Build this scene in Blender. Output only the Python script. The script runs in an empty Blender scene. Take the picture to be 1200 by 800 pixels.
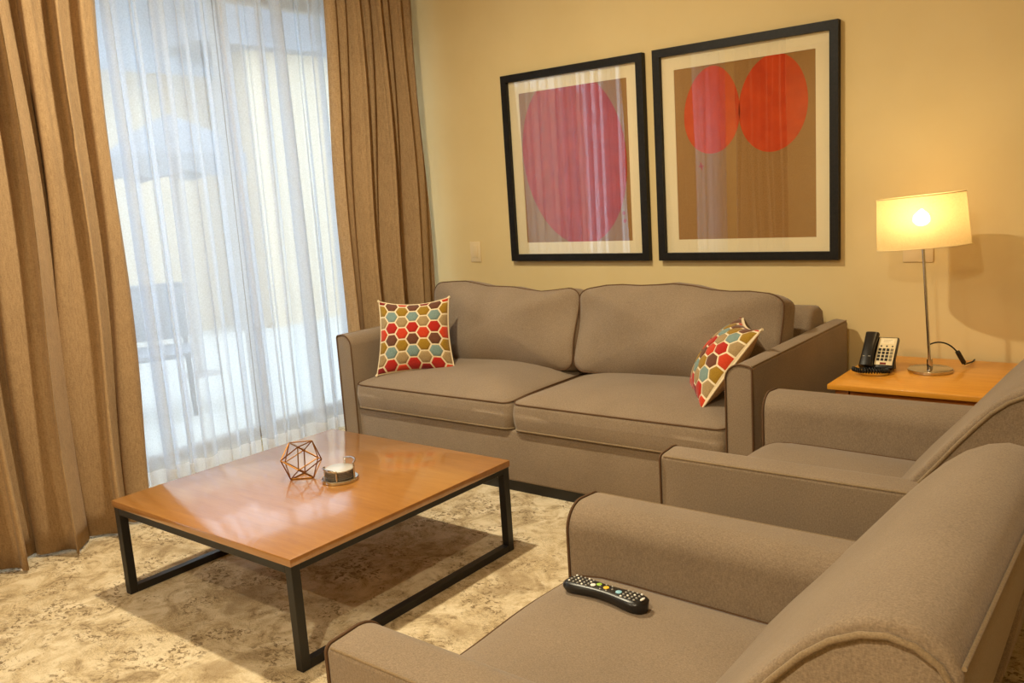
import bpy, bmesh, math, random
from mathutils import Vector, Matrix, noise
random.seed(7)
sc = bpy.context.scene
C = sc.collection
PI = math.pi

# ------------------------------------------------------------------ camera
YAW, PITCH, ROLL, FPX, CAM_H = -0.67397, 0.17138, 0.06611, 1014.35, 1.308
cam_d = bpy.data.cameras.new('camera')
cam_d.sensor_width = 36.0
cam_d.lens = FPX / 1200 * 36
cam_d.clip_start = 0.02
cam = bpy.data.objects.new('camera', cam_d)
C.objects.link(cam)
fw = Vector((math.sin(YAW) * math.cos(PITCH), math.cos(YAW) * math.cos(PITCH), -math.sin(PITCH)))
rt0 = Vector((math.cos(YAW), -math.sin(YAW), 0))
dn0 = fw.cross(rt0)
rt = rt0 * math.cos(ROLL) + dn0 * math.sin(ROLL)
dn = -rt0 * math.sin(ROLL) + dn0 * math.cos(ROLL)
M = Matrix((rt, -dn, -fw)).transposed().to_4x4()
M.translation = Vector((0, 0, CAM_H))
cam.matrix_world = M
sc.camera = cam

# ------------------------------------------------------------------ world, lights, exposure
w = bpy.data.worlds.new('sky')
sc.world = w
w.use_nodes = True
w.node_tree.nodes['Background'].inputs[0].default_value = (0.72, 0.86, 1.0, 1)
w.node_tree.nodes['Background'].inputs[1].default_value = 3.5
sc.view_settings.view_transform = 'Standard'
sc.view_settings.look = 'None'
sc.view_settings.gamma = 1
sc.view_settings.use_curve_mapping = False
sc.view_settings.exposure = 0.1
try:
    sc.cycles.use_denoising = True
    sc.cycles.transparent_max_bounces = 16
    sc.cycles.max_bounces = 10
    sc.cycles.diffuse_bounces = 6
except Exception:
    pass
DOWN_W = 66.0        # each ceiling downlight
LAMP_W = 1.05        # table lamp bulb

# ------------------------------------------------------------------ helpers
def lin(c):
    return c / 12.92 if c <= 0.04045 else ((c + 0.055) / 1.055) ** 2.4
def rgb(r, g, b):
    return (lin(r / 255), lin(g / 255), lin(b / 255), 1)

def new_mat(name):
    m = bpy.data.materials.new(name)
    m.use_nodes = True
    nt = m.node_tree
    return m, nt, nt.nodes['Principled BSDF']

def coords(nt, scale=(1, 1, 1), rot=(0, 0, 0)):
    tc = nt.nodes.new('ShaderNodeTexCoord')
    mp = nt.nodes.new('ShaderNodeMapping')
    mp.inputs['Scale'].default_value = scale
    mp.inputs['Rotation'].default_value = rot
    nt.links.new(tc.outputs['Object'], mp.inputs['Vector'])
    return mp.outputs['Vector']

def noise_tex(nt, vec, scale, detail=4, rough=0.55, dist=0.0):
    n = nt.nodes.new('ShaderNodeTexNoise')
    n.inputs['Scale'].default_value = scale
    n.inputs['Detail'].default_value = detail
    n.inputs['Roughness'].default_value = rough
    n.inputs['Distortion'].default_value = dist
    nt.links.new(vec, n.inputs['Vector'])
    return n.outputs['Fac']

def ramp(nt, fac, stops):
    r = nt.nodes.new('ShaderNodeValToRGB')
    els = r.color_ramp.elements
    while len(els) < len(stops):
        els.new(0.5)
    for e, (p, c) in zip(els, stops):
        e.position = p
        e.color = c
    nt.links.new(fac, r.inputs['Fac'])
    return r.outputs['Color']

def mixc(nt, fac, a, b, mode='MIX'):
    m = nt.nodes.new('ShaderNodeMix')
    m.data_type = 'RGBA'
    m.blend_type = mode
    for sock, v in ((m.inputs[0], fac), (m.inputs[6], a), (m.inputs[7], b)):
        if hasattr(v, 'is_linked'):
            nt.links.new(v, sock)
        else:
            sock.default_value = v
    return m.outputs[2]

def math_node(nt, op, a, b=0.0):
    m = nt.nodes.new('ShaderNodeMath')
    m.operation = op
    for s, v in ((m.inputs[0], a), (m.inputs[1], b)):
        if hasattr(v, 'is_linked'):
            nt.links.new(v, s)
        else:
            s.default_value = v
    return m.outputs[0]

def bump(nt, p, height, strength=0.3, dist=0.01):
    b = nt.nodes.new('ShaderNodeBump')
    b.inputs['Strength'].default_value = strength
    b.inputs['Distance'].default_value = dist
    nt.links.new(height, b.inputs['Height'])
    nt.links.new(b.outputs['Normal'], p.inputs['Normal'])

def plain(name, col, rough=0.5, metal=0.0, spec=0.5, coat=0.0):
    m, nt, p = new_mat(name)
    p.inputs['Base Color'].default_value = col
    p.inputs['Roughness'].default_value = rough
    p.inputs['Metallic'].default_value = metal
    p.inputs['Specular IOR Level'].default_value = spec
    p.inputs['Coat Weight'].default_value = coat
    return m

def fabric(name, a, b, scale=420, stretch=(1, 1, 0.4), bstr=0.3, sheen=0.15, rough=0.9):
    m, nt, p = new_mat(name)
    v = coords(nt, stretch)
    n1 = noise_tex(nt, v, scale, 3, 0.6)
    v2 = coords(nt, (stretch[2], stretch[1], stretch[0]))
    n2 = noise_tex(nt, v2, scale * 1.3, 2, 0.6)
    n3 = noise_tex(nt, coords(nt), 5, 3, 0.5)
    s = math_node(nt, 'MULTIPLY', math_node(nt, 'ADD', n1, n2), 0.5)
    c = ramp(nt, s, [(0.36, a), (0.64, b)])
    c = mixc(nt, 0.22, c, ramp(nt, n3, [(0.3, a), (0.7, b)]))
    nt.links.new(c, p.inputs['Base Color'])
    p.inputs['Roughness'].default_value = rough
    p.inputs['Specular IOR Level'].default_value = 0.2
    p.inputs['Sheen Weight'].default_value = sheen
    bump(nt, p, s, bstr, 0.002)
    return m

# ------------------------------------------------------------------ materials
MT = {}
MT['upholstery'] = fabric('taupe_upholstery', rgb(111, 94, 77), rgb(148, 129, 107))
MT['piping'] = plain('brown_piping', rgb(92, 68, 48), 0.85, spec=0.2)
MT['soft_piping'] = fabric('taupe_piping', rgb(112, 94, 70), rgb(144, 122, 94))
MT['drape'] = fabric('tan_drape', rgb(142, 115, 84), rgb(178, 148, 110), 160, (1, 1, 0.2), 0.25, 0.1)
MT['black_metal'] = plain('black_metal', rgb(20, 18, 17), 0.45)
MT['chrome'] = plain('polished_chrome', rgb(205, 200, 195), 0.12, 1.0)
MT['black_plastic'] = plain('black_plastic', rgb(22, 20, 20), 0.35)
MT['black_rubber'] = plain('black_rubber', rgb(18, 18, 18), 0.6)
MT['brass'] = plain('copper_wire', rgb(150, 102, 48), 0.35, 1.0)
MT['white_plate'] = plain('cream_plastic', rgb(222, 200, 158), 0.4)
MT['frame'] = None
m, nt, p = new_mat('black_wood_frame')
f = noise_tex(nt, coords(nt, (1, 1, 1)), 60, 4)
nt.links.new(ramp(nt, f, [(0.3, rgb(14, 12, 11)), (0.7, rgb(30, 26, 23))]), p.inputs['Base Color'])
p.inputs['Roughness'].default_value = 0.5
p.inputs['Specular IOR Level'].default_value = 0.25
MT['frame'] = m
MT['mat_board'] = plain('cream_mat_board', rgb(236, 222, 186), 0.8, spec=0.2)
m, nt, p = new_mat('tan_print_paper')
f = noise_tex(nt, coords(nt, (1, 1, 1)), 240, 3)
nt.links.new(ramp(nt, f, [(0.3, rgb(140, 102, 56)), (0.7, rgb(166, 124, 72))]), p.inputs['Base Color'])
p.inputs['Roughness'].default_value = 0.8
p.inputs['Specular IOR Level'].default_value = 0.2
MT['print'] = m
for key, a, b in (('red_ink', rgb(164, 44, 24), rgb(180, 54, 30)), ('orange_ink', rgb(188, 56, 14), rgb(204, 68, 20))):
    m, nt, p = new_mat(key)
    f = noise_tex(nt, coords(nt), 14, 4)
    nt.links.new(ramp(nt, f, [(0.35, a), (0.65, b)]), p.inputs['Base Color'])
    p.inputs['Roughness'].default_value = 0.8
    p.inputs['Specular IOR Level'].default_value = 0.2
    MT[key] = m

def glass(name, ior=1.5, tint=(1, 1, 1, 1)):
    m = bpy.data.materials.new(name)
    m.use_nodes = True
    nt = m.node_tree
    nt.nodes.clear()
    o = nt.nodes.new('ShaderNodeOutputMaterial')
    mx = nt.nodes.new('ShaderNodeMixShader')
    t = nt.nodes.new('ShaderNodeBsdfTransparent')
    t.inputs[0].default_value = tint
    g = nt.nodes.new('ShaderNodeBsdfGlossy')
    g.inputs['Roughness'].default_value = 0.0
    lw = nt.nodes.new('ShaderNodeLayerWeight')
    lw.inputs[0].default_value = 0.5
    f0 = ((ior - 1) / (ior + 1)) ** 2
    fr = math_node(nt, 'ADD', f0, math_node(nt, 'MULTIPLY', math_node(nt, 'POWER', lw.outputs['Facing'], 5.0), 1 - f0))
    nt.links.new(fr, mx.inputs[0])
    nt.links.new(t.outputs[0], mx.inputs[1])
    nt.links.new(g.outputs[0], mx.inputs[2])
    nt.links.new(mx.outputs[0], o.inputs[0])
    return m
MT['picture_glass'] = glass('picture_glass', 1.85)
MT['door_glass'] = glass('door_glass', 1.3, (0.94, 0.97, 0.98, 1))

def wood(name, a, b, c_, rough=0.25, coat=0.6, axis=0, sc_=1.0):
    m, nt, p = new_mat(name)
    s = [6, 6, 6]
    s[axis] = 0.7
    v = coords(nt, tuple(x * sc_ for x in s))
    n = noise_tex(nt, v, 5, 6, 0.6, 0.6)
    v2 = coords(nt, tuple(x * 6 * sc_ for x in s))
    n2 = noise_tex(nt, v2, 6, 4, 0.6)
    f = math_node(nt, 'ADD', math_node(nt, 'MULTIPLY', n, 0.65), math_node(nt, 'MULTIPLY', n2, 0.35))
    nt.links.new(ramp(nt, f, [(0.3, a), (0.5, b), (0.72, c_)]), p.inputs['Base Color'])
    p.inputs['Roughness'].default_value = rough
    p.inputs['Coat Weight'].default_value = coat
    p.inputs['Coat IOR'].default_value = 2.0
    p.inputs['Coat Roughness'].default_value = 0.11
    return m
MT['wood'] = wood('honey_wood', rgb(146, 94, 38), rgb(160, 106, 46), rgb(172, 118, 56), 0.3, 1.0)
MT['wood_pale'] = wood('golden_wood', rgb(208, 138, 40), rgb(222, 152, 50), rgb(232, 166, 66), 0.35, 0.3)
MT['wood_edge'] = wood('wood_edge_band', rgb(150, 84, 24), rgb(170, 98, 30), rgb(184, 110, 38), 0.4, 0.2)

# wall paint
m, nt, p = new_mat('warm_wall_paint')
f = noise_tex(nt, coords(nt), 2.0, 4)
nt.links.new(ramp(nt, f, [(0.3, rgb(212, 189, 138)), (0.7, rgb(218, 196, 146))]), p.inputs['Base Color'])
p.inputs['Roughness'].default_value = 0.75
p.inputs['Specular IOR Level'].default_value = 0.25
bump(nt, p, noise_tex(nt, coords(nt), 180, 3), 0.08, 0.002)
MT['wall'] = m
MT['ceiling'] = plain('ceiling_paint', rgb(240, 232, 214), 0.85, spec=0.2)
MT['trim'] = plain('trim_paint', rgb(226, 214, 190), 0.5)
MT['door_frame'] = plain('bronze_door_frame', rgb(176, 168, 164), 0.5)

# carpet : mottled cream and tan with small dark scratches
m, nt, p = new_mat('mottled_carpet')
v = coords(nt)
big = noise_tex(nt, v, 3.4, 7, 0.66, 0.6)
mid = noise_tex(nt, v, 8.0, 7, 0.68, 1.2)
vs = coords(nt, (1.0, 1.6, 1.0), (0, 0, 0.5))
scr = noise_tex(nt, vs, 16.0, 8, 0.75, 2.6)
fine = noise_tex(nt, v, 320, 2, 0.6)
c = ramp(nt, mid, [(0.34, rgb(142, 120, 90)), (0.45, rgb(196, 175, 140)), (0.58, rgb(224, 208, 178))])
c = mixc(nt, ramp(nt, big, [(0.42, (0, 0, 0, 1)), (0.62, (0.55, 0.55, 0.55, 1))]), c, rgb(196, 172, 132))
dark = math_node(nt, 'MULTIPLY', ramp(nt, scr, [(0.478, (0, 0, 0, 1)), (0.5, (1, 1, 1, 1)), (0.522, (0, 0, 0, 1))]),
                 ramp(nt, big, [(0.46, (0, 0, 0, 1)), (0.58, (0.85, 0.85, 0.85, 1))]))
c = mixc(nt, math_node(nt, 'MULTIPLY', dark, 0.95), c, rgb(84, 64, 40))
spk = noise_tex(nt, coords(nt, (1.0, 1.3, 1.0)), 46.0, 4, 0.7, 0.8)
clus = noise_tex(nt, coords(nt, (1, 1, 1), (0, 0, 0.4)), 5.5, 5, 0.65, 0.5)
dk2 = math_node(nt, 'MULTIPLY', ramp(nt, spk, [(0.52, (0, 0, 0, 1)), (0.57, (1, 1, 1, 1))]), ramp(nt, clus, [(0.48, (0, 0, 0, 1)), (0.57, (0.95, 0.95, 0.95, 1))]))
c = mixc(nt, dk2, c, rgb(104, 82, 54))
crk = noise_tex(nt, coords(nt, (1.0, 1.4, 1.0), (0, 0, 0.7)), 7.0, 6, 0.7, 3.0)
dk3 = math_node(nt, 'MULTIPLY', ramp(nt, crk, [(0.484, (0, 0, 0, 1)), (0.5, (1, 1, 1, 1)), (0.516, (0, 0, 0, 1))]), ramp(nt, mid, [(0.40, (0.9, 0.9, 0.9, 1)), (0.52, (0, 0, 0, 1))]))
c = mixc(nt, dk3, c, rgb(88, 66, 42))
blot = ramp(nt, noise_tex(nt, coords(nt, (1, 1, 1), (0, 0, 1.1)), 4.2, 5, 0.6, 0.6), [(0.56, (0, 0, 0, 1)), (0.70, (0.7, 0.7, 0.7, 1))])
c = mixc(nt, blot, c, rgb(142, 118, 86))
c = mixc(nt, 0.18, c, ramp(nt, fine, [(0.3, rgb(120, 98, 66)), (0.7, rgb(238, 220, 186))]))
nt.links.new(c, p.inputs['Base Color'])
p.inputs['Roughness'].default_value = 0.95
p.inputs['Specular IOR Level'].default_value = 0.1
bump(nt, p, math_node(nt, 'ADD', fine, math_node(nt, 'MULTIPLY', scr, 1.5)), 0.5, 0.006)
MT['carpet'] = m

def sheer_mat(name, transp, col=(0.86, 0.91, 1.0, 1), jit=0.05):
    m = bpy.data.materials.new(name)
    m.use_nodes = True
    nt = m.node_tree
    nt.nodes.clear()
    o = nt.nodes.new('ShaderNodeOutputMaterial')
    t = nt.nodes.new('ShaderNodeBsdfTransparent')
    d = nt.nodes.new('ShaderNodeBsdfDiffuse')
    d.inputs[0].default_value = col
    tl = nt.nodes.new('ShaderNodeBsdfTranslucent')
    tl.inputs[0].default_value = col
    m1 = nt.nodes.new('ShaderNodeMixShader')
    m1.inputs[0].default_value = 0.6
    nt.links.new(d.outputs[0], m1.inputs[1])
    nt.links.new(tl.outputs[0], m1.inputs[2])
    m2 = nt.nodes.new('ShaderNodeMixShader')
    f = noise_tex(nt, coords(nt, (1, 1, 1)), 150, 3)
    r = nt.nodes.new('ShaderNodeMapRange')
    r.inputs[1].default_value = 0.3
    r.inputs[2].default_value = 0.7
    r.inputs[3].default_value = 1 - transp - jit
    r.inputs[4].default_value = 1 - transp + jit
    nt.links.new(f, r.inputs[0])
    nt.links.new(r.outputs[0], m2.inputs[0])
    nt.links.new(t.outputs[0], m2.inputs[1])
    nt.links.new(m1.outputs[0], m2.inputs[2])
    nt.links.new(m2.outputs[0], o.inputs[0])
    return m
MT['sheer'] = sheer_mat('white_sheer', 0.41)
MT['sheer_hem'] = sheer_mat('white_sheer_hem', 0.15, (0.9, 0.91, 0.95, 1))
MT['shade'] = sheer_mat('lamp_shade_fabric', 0.12, (0.70, 0.57, 0.33, 1))

m = bpy.data.materials.new('lit_bulb')
m.use_nodes = True
nt = m.node_tree
nt.nodes.clear()
o = nt.nodes.new('ShaderNodeOutputMaterial')
e = nt.nodes.new('ShaderNodeEmission')
e.inputs[0].default_value = (1.0, 0.72, 0.36, 1)
e.inputs[1].default_value = 45.0
nt.links.new(e.outputs[0], o.inputs[0])
MT['bulb'] = m
m = bpy.data.materials.new('lit_diffuser')
m.use_nodes = True
nt = m.node_tree
nt.nodes.clear()
o = nt.nodes.new('ShaderNodeOutputMaterial')
e = nt.nodes.new('ShaderNodeEmission')
e.inputs[0].default_value = (1.0, 0.8, 0.52, 1)
e.inputs[1].default_value = 8.0
nt.links.new(e.outputs[0], o.inputs[0])
MT['diffuser'] = m

# ------------------------------------------------------------------ mesh helpers
def link(name, me, mat=None, parent=None, smooth=True, angle=None):
    if mat is not None:
        me.materials.append(mat)
    if smooth:
        for q in me.polygons:
            q.use_smooth = True
        if angle is not None:
            try:
                me.set_sharp_from_angle(angle=angle)
            except Exception:
                pass
    o = bpy.data.objects.new(name, me)
    C.objects.link(o)
    if parent is not None:
        o.parent = parent
    return o

def pyd(name, verts, faces, mat=None, parent=None, smooth=True, angle=None):
    me = bpy.data.meshes.new(name)
    me.from_pydata([tuple(v) for v in verts], [], faces)
    bm = bmesh.new()
    bm.from_mesh(me)
    bmesh.ops.recalc_face_normals(bm, faces=bm.faces)
    bm.to_mesh(me)
    bm.free()
    return link(name, me, mat, parent, smooth, angle)

def tag(o, label, cat, group=None):
    o['label'] = label
    o['category'] = cat
    if group:
        o['group'] = group
    return o

def thing(name, label, cat, loc=(0, 0, 0), rotz=0.0, group=None):
    o = bpy.data.objects.new(name, None)
    o.empty_display_size = 0.05
    C.objects.link(o)
    o.location = loc
    o.rotation_euler = (0, 0, rotz)
    return tag(o, label, cat, group)

def struct(o):
    o['kind'] = 'structure'
    return o

def box(name, lo, hi, mat, parent=None, bev=0.0, seg=2):
    bm = bmesh.new()
    bmesh.ops.create_cube(bm, size=1)
    for v in bm.verts:
        v.co = Vector([lo[i] + (v.co[i] + 0.5) * (hi[i] - lo[i]) for i in range(3)])
    if bev > 0:
        bmesh.ops.bevel(bm, geom=list(bm.edges), offset=bev, segments=seg, profile=0.5, affect='EDGES')
    me = bpy.data.meshes.new(name)
    bm.to_mesh(me)
    bm.free()
    return link(name, me, mat, parent, bev > 0, 0.6)

def ring_frame(pts, i, closed):
    n = len(pts)
    if closed:
        d = pts[(i + 1) % n] - pts[i - 1]
    else:
        d = pts[min(i + 1, n - 1)] - pts[max(i - 1, 0)]
    return d.normalized()

def tube(name, pts, r, mat, parent=None, closed=False, sides=8, taper=None):
    pts = [Vector(q) for q in pts]
    n = len(pts)
    t0 = ring_frame(pts, 0, closed)
    up = Vector((0, 0, 1)) if abs(t0.z) < 0.9 else Vector((1, 0, 0))
    nrm = (up - t0 * up.dot(t0)).normalized()
    vs, fs = [], []
    for i in range(n):
        t = ring_frame(pts, i, closed)
        nrm = (nrm - t * nrm.dot(t))
        nrm = nrm.normalized() if nrm.length > 1e-6 else t.orthogonal().normalized()
        b = t.cross(nrm)
        rr = r if taper is None else r * taper(i / max(1, n - 1))
        for k in range(sides):
            a = 2 * PI * k / sides
            vs.append(pts[i] + (nrm * math.cos(a) + b * math.sin(a)) * rr)
    for i in range(n if closed else n - 1):
        j = (i + 1) % n
        for k in range(sides):
            k2 = (k + 1) % sides
            fs.append((i * sides + k, i * sides + k2, j * sides + k2, j * sides + k))
    if not closed:
        fs.append(tuple(range(sides))[::-1])
        fs.append(tuple((n - 1) * sides + k for k in range(sides)))
    return pyd(name, vs, fs, mat, parent, True, 0.9)

def lathe(name, prof, mat, parent=None, n=32, centre=(0, 0), angle=0.6):
    vs, fs = [], []
    for (r, z) in prof:
        for k in range(n):
            a = 2 * PI * k / n
            vs.append((centre[0] + r * math.cos(a), centre[1] + r * math.sin(a), z))
    for i in range(len(prof) - 1):
        for k in range(n):
            k2 = (k + 1) % n
            fs.append((i * n + k, i * n + k2, (i + 1) * n + k2, (i + 1) * n + k))
    fs.append(tuple(range(n))[::-1])
    fs.append(tuple((len(prof) - 1) * n + k for k in range(n)))
    return pyd(name, vs, fs, mat, parent, True, angle)

def prism(name, poly, a0, a1, axis, mat, parent=None, angle=0.6, bev=0.0, nseg=1):
    """poly of 2D points extruded along axis ('x' or 'y'); the other horizontal axis and z carry the poly"""
    n = len(poly)
    vs = []
    for k in range(nseg + 1):
        t = a0 + (a1 - a0) * k / nseg
        for (u, z) in poly:
            vs.append((t, u, z) if axis == 'x' else (u, t, z))
    fs = []
    for k in range(nseg):
        for i in range(n):
            j = (i + 1) % n
            fs.append((k * n + i, k * n + j, (k + 1) * n + j, (k + 1) * n + i))
    fs.append(tuple(range(n)))
    fs.append(tuple(nseg * n + i for i in range(n))[::-1])
    me = bpy.data.meshes.new(name)
    me.from_pydata(vs, [], fs)
    bm = bmesh.new()
    bm.from_mesh(me)
    bmesh.ops.recalc_face_normals(bm, faces=bm.faces)
    if bev > 0:
        ends = [e for e in bm.edges if any(len(f.verts) > 4 for f in e.link_faces)]
        bmesh.ops.bevel(bm, geom=ends, offset=bev, segments=3, profile=0.5, affect='EDGES')
    bm.to_mesh(me)
    bm.free()
    return link(name, me, mat, parent, True, angle)

def arc(cx, cz, r, a0, a1, n):
    return [(cx + r * math.cos(a0 + (a1 - a0) * i / n), cz + r * math.sin(a0 + (a1 - a0) * i / n)) for i in range(n + 1)]

def rrect(hx, hy, r, n=6, sub=10):
    """rounded rectangle outline, dense on its straight runs"""
    pts = []
    cs = [(hx - r, hy - r, 0), (-hx + r, hy - r, PI / 2), (-hx + r, -hy + r, PI), (hx - r, -hy + r, 1.5 * PI)]
    for i, (cx, cy, a) in enumerate(cs):
        arcp = [(cx + r * math.cos(a + PI / 2 * k / n), cy + r * math.sin(a + PI / 2 * k / n)) for k in range(n + 1)]
        pts += arcp
        nx = cs[(i + 1) % 4]
        b = (nx[0] + r * math.cos(nx[2]), nx[1] + r * math.sin(nx[2]))
        for k in range(1, sub):
            t = k / sub
            pts.append((arcp[-1][0] * (1 - t) + b[0] * t, arcp[-1][1] * (1 - t) + b[1] * t))
    return pts

def pad(name, hx, hy, hz, crown, mat, parent, radius=0.05, bulge=0.02, warp=None, crown_b=None, pw=3.0, edge=0.0):
    """box cushion: local x, y in plan and z in thickness. Returns (object, top seam, bottom seam)"""
    ol = rrect(hx, hy, radius)
    n = len(ol)
    vs, fs = [], []
    S = [0.0, 0.2, 0.4, 0.6, 0.75, 0.87, 0.95, 1.0]
    rings = []
    def add(scale, z, off=0.0):
        ring = []
        for (x, y) in ol:
            k = 1 + off / max(1e-6, math.hypot(x, y)) if off else 1
            v = Vector((x * scale * k, y * scale * k, z))
            if warp:
                v = warp(v)
            ring.append(len(vs))
            vs.append(v)
        rings.append(ring)
    cb = crown if crown_b is None else crown_b
    for s in S[1:]:
        add(s, hz + crown * (1 - s ** pw))
    top_i = len(rings) - 1
    for t in (0.75, 0.5, 0.25, 0.0, -0.25, -0.5, -0.75):
        add(1.0, hz * t, bulge * (1 - t * t))
    add(1.0, -hz)
    bot_i = len(rings) - 1
    for s in reversed(S[1:-1]):
        add(s, -hz - cb * (1 - s ** pw))
    for a, b in zip(rings, rings[1:]):
        for k in range(n):
            k2 = (k + 1) % n
            fs.append((a[k], a[k2], b[k2], b[k]))
    for ring, z in ((rings[0], hz + crown), (rings[-1], -hz - cb)):
        c = Vector((0, 0, z))
        if warp:
            c = warp(c)
        vs.append(c)
        ci = len(vs) - 1
        for k in range(n):
            fs.append((ring[k], ring[(k + 1) % n], ci))
    o = pyd(name, vs, fs, mat, parent, True, 1.2)
    return o, [vs[i] for i in rings[top_i]], [vs[i] for i in rings[bot_i]]

# ------------------------------------------------------------------ the room
YW, XW, ZC = 3.93, -4.20, 2.75
X1, Y0 = 2.4, -2.6
struct(box('floor', (XW - 0.15, Y0 - 0.1, -0.08), (X1 + 0.1, YW + 0.1, 0), MT['carpet']))
struct(box('ceiling', (XW - 0.15, Y0 - 0.1, ZC), (X1 + 0.1, YW + 0.1, ZC + 0.1), MT['ceiling']))
struct(box('wall_back', (XW - 0.15, YW, 0), (X1 + 0.1, YW + 0.1, ZC), MT['wall']))
struct(box('wall_right', (X1, Y0, 0), (X1 + 0.1, YW, ZC), MT['wall']))
struct(box('wall_front', (XW - 0.15, Y0 - 0.1, 0), (X1 + 0.1, Y0, ZC), MT['wall']))
WY0, WY1, WZ = -0.7, 3.90, 2.50
wl = bpy.data.objects.new('wall_left', None)
C.objects.link(wl)
struct(wl)
box('wall_panel', (XW - 0.15, Y0, 0), (XW, WY0, ZC), MT['wall'], wl)
box('wall_panel', (XW - 0.15, WY1, 0), (XW, YW, ZC), MT['wall'], wl)
box('wall_panel', (XW - 0.15, WY0, WZ), (XW, WY1, ZC), MT['wall'], wl)
struct(box('baseboard_back', (XW, YW - 0.015, 0), (X1, YW, 0.10), MT['trim'], None, 0.003))
struct(box('baseboard_right', (X1 - 0.015, Y0, 0), (X1, YW, 0.10), MT['trim'], None, 0.003))

# sliding glass doors in the opening
dw = bpy.data.objects.new('window_1', None)
C.objects.link(dw)
struct(dw)
xf0, xf1 = XW - 0.12, XW - 0.04
box('head_rail', (xf0, WY0, WZ - 0.06), (xf1, WY1, WZ), MT['door_frame'], dw)
box('sill_rail', (xf0, WY0, 0), (xf1, WY1, 0.05), MT['door_frame'], dw)
for y in (WY0, 0.75, 1.45, 2.93, WY1 - 0.06):
    box('stile', (xf0, y, 0.05), (xf1, y + 0.06, WZ - 0.06), MT['door_frame'], dw)
ys = [WY0 + 0.06, 0.75, 0.81, 1.45, 1.51, 2.93, 2.99, WY1 - 0.06]
for k in range(4):
    box('pane', (XW - 0.085, ys[2 * k], 0.05), (XW - 0.079, ys[2 * k + 1], WZ - 0.06), MT['door_glass'], dw)

# ------------------------------------------------------------------ curtains
def curtain_mesh(x, y0, y1, z0, z1, prof, ny, nz, mat, name, parent=None, close=0.0, zshape=None, hemz=None):
    vs, fs = [], []
    for j in range(nz + 1):
        tz = j / nz
        z = z0 + (z1 - z0) * tz
        for i in range(ny + 1):
            t = i / ny
            dx, dy = prof(t, tz)
            zz = z
            if j == 0 and hemz:
                zz += hemz(t)
            vs.append((x + dx, y0 + (y1 - y0) * t + dy, zz))
    for j in range(nz):
        for i in range(ny):
            a = j * (ny + 1) + i
            fs.append((a, a + 1, a + ny + 2, a + ny + 1))
    return pyd(name, vs, fs, mat, parent, True, None)

def drape(label, x, y0, y1, folds, amp, seed, group, lean=(0, 0)):
    rnd = random.Random(seed)
    amps = [amp * rnd.uniform(0.7, 1.25) for _ in range(folds + 3)]
    ph = [rnd.uniform(-0.16, 0.16) for _ in range(folds + 3)]
    def prof(t, tz):
        u = t * folds
        k = int(u)
        fr = u - k
        a = amps[k] * (1 - fr) + amps[k + 1] * fr
        s = math.sin(2 * PI * (u + ph[k] * math.sin(PI * fr)))
        s = math.copysign(abs(s) ** 0.9, s) + 0.12 * math.sin(6 * PI * u + seed)
        s2 = math.sin(4 * PI * u + 0.9 + seed)
        s2 = s2 + 0.25 * math.sin(10 * PI * u * 1.3 + 2 * seed)
        k2 = min(1.0, max(0.0, (tz - 0.08) / 0.75)) ** 0.8
        dx = a * (s * (1 - 0.8 * k2) + (0.12 + 0.5 * k2) * s2)
        dy = 0.35 * a * math.sin(4 * PI * u + 0.6) + (lean[0] * (1 - t) + lean[1] * t) * tz \
            + 0.012 * math.sin(3 * tz * PI + k)
        return dx, dy
    o = thing('drape', label, 'curtain', (x, y0, 0), 0, group)
    d = curtain_mesh(0, 0, y1 - y0, 0.012, ZC - 0.005, prof, folds * 18, 26, MT['drape'], 'panel', o)
    md = d.modifiers.new('thick', 'SOLIDIFY')
    md.thickness = 0.004
    def hem(t, zz):
        dx, dy = prof(t, zz / ZC)
        return Vector((dx + 0.004, (y1 - y0) * t + dy, zz))
    # pleats pinched at the header
    return o

drape('tan pleated drape left of the sheer curtain, nearest the coffee table', -3.50, 0.80, 1.80, 5, 0.08, 3, 'tan drapes at the window', (0, 0.09))
drape('tan pleated drape in the corner behind the left sofa arm', -3.60, 3.06, 3.80, 4, 0.055, 11, 'tan drapes at the window', (0.09, 0.0))
drape('tan pleated drape at the far end of the window, seen in the picture glass', -3.55, -1.5, -0.35, 6, 0.07, 5, 'tan drapes at the window')

def sheer(label, x, y0, y1, folds, amp, seed):
    rnd = random.Random(seed)
    amps = [amp * rnd.uniform(0.5, 1.4) for _ in range(folds + 3)]
    ph = [rnd.uniform(-0.25, 0.25) for _ in range(folds + 3)]
    def prof(t, tz):
        u = t * folds
        k = int(u)
        fr = u - k
        a = amps[k] * (1 - fr) + amps[k + 1] * fr
        s = math.sin(2 * PI * (u + ph[k] * math.sin(PI * fr)))
        dx = a * (s + 0.45 * math.sin(2 * PI * u * 2.7 + seed + 1.6 * (1 - tz)))
        dy = 0.75 * a * math.sin(4 * PI * u + 0.5) + 0.02 * (1 - tz) * math.sin(u * 2.1)
        return dx, dy
    o = thing('sheer_curtain', label, 'curtain', (x, y0, 0), 0, 'white sheer curtains')
    curtain_mesh(0, 0, y1 - y0, 0.085, ZC - 0.005, prof, folds * 14, 20, MT['sheer'], 'panel', o)
    def prof2(t, tz):
        return prof(t, tz * 0.03)
    curtain_mesh(0, 0, y1 - y0, 0.012, 0.085, prof2, folds * 14, 3, MT['sheer_hem'], 'hem', o)
    return o
sheer('white sheer curtain panel left of the mullion, beside the left drape', -3.90, 1.40, 2.665, 11, 0.034, 21)
sheer('white sheer curtain panel right of the mullion, beside the corner drape', -3.89, 2.665, 3.72, 9, 0.034, 22)
sheer('white sheer curtain panel behind the left drape, seen in the picture glass', -3.90, -0.75, 1.40, 14, 0.032, 23)

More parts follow.
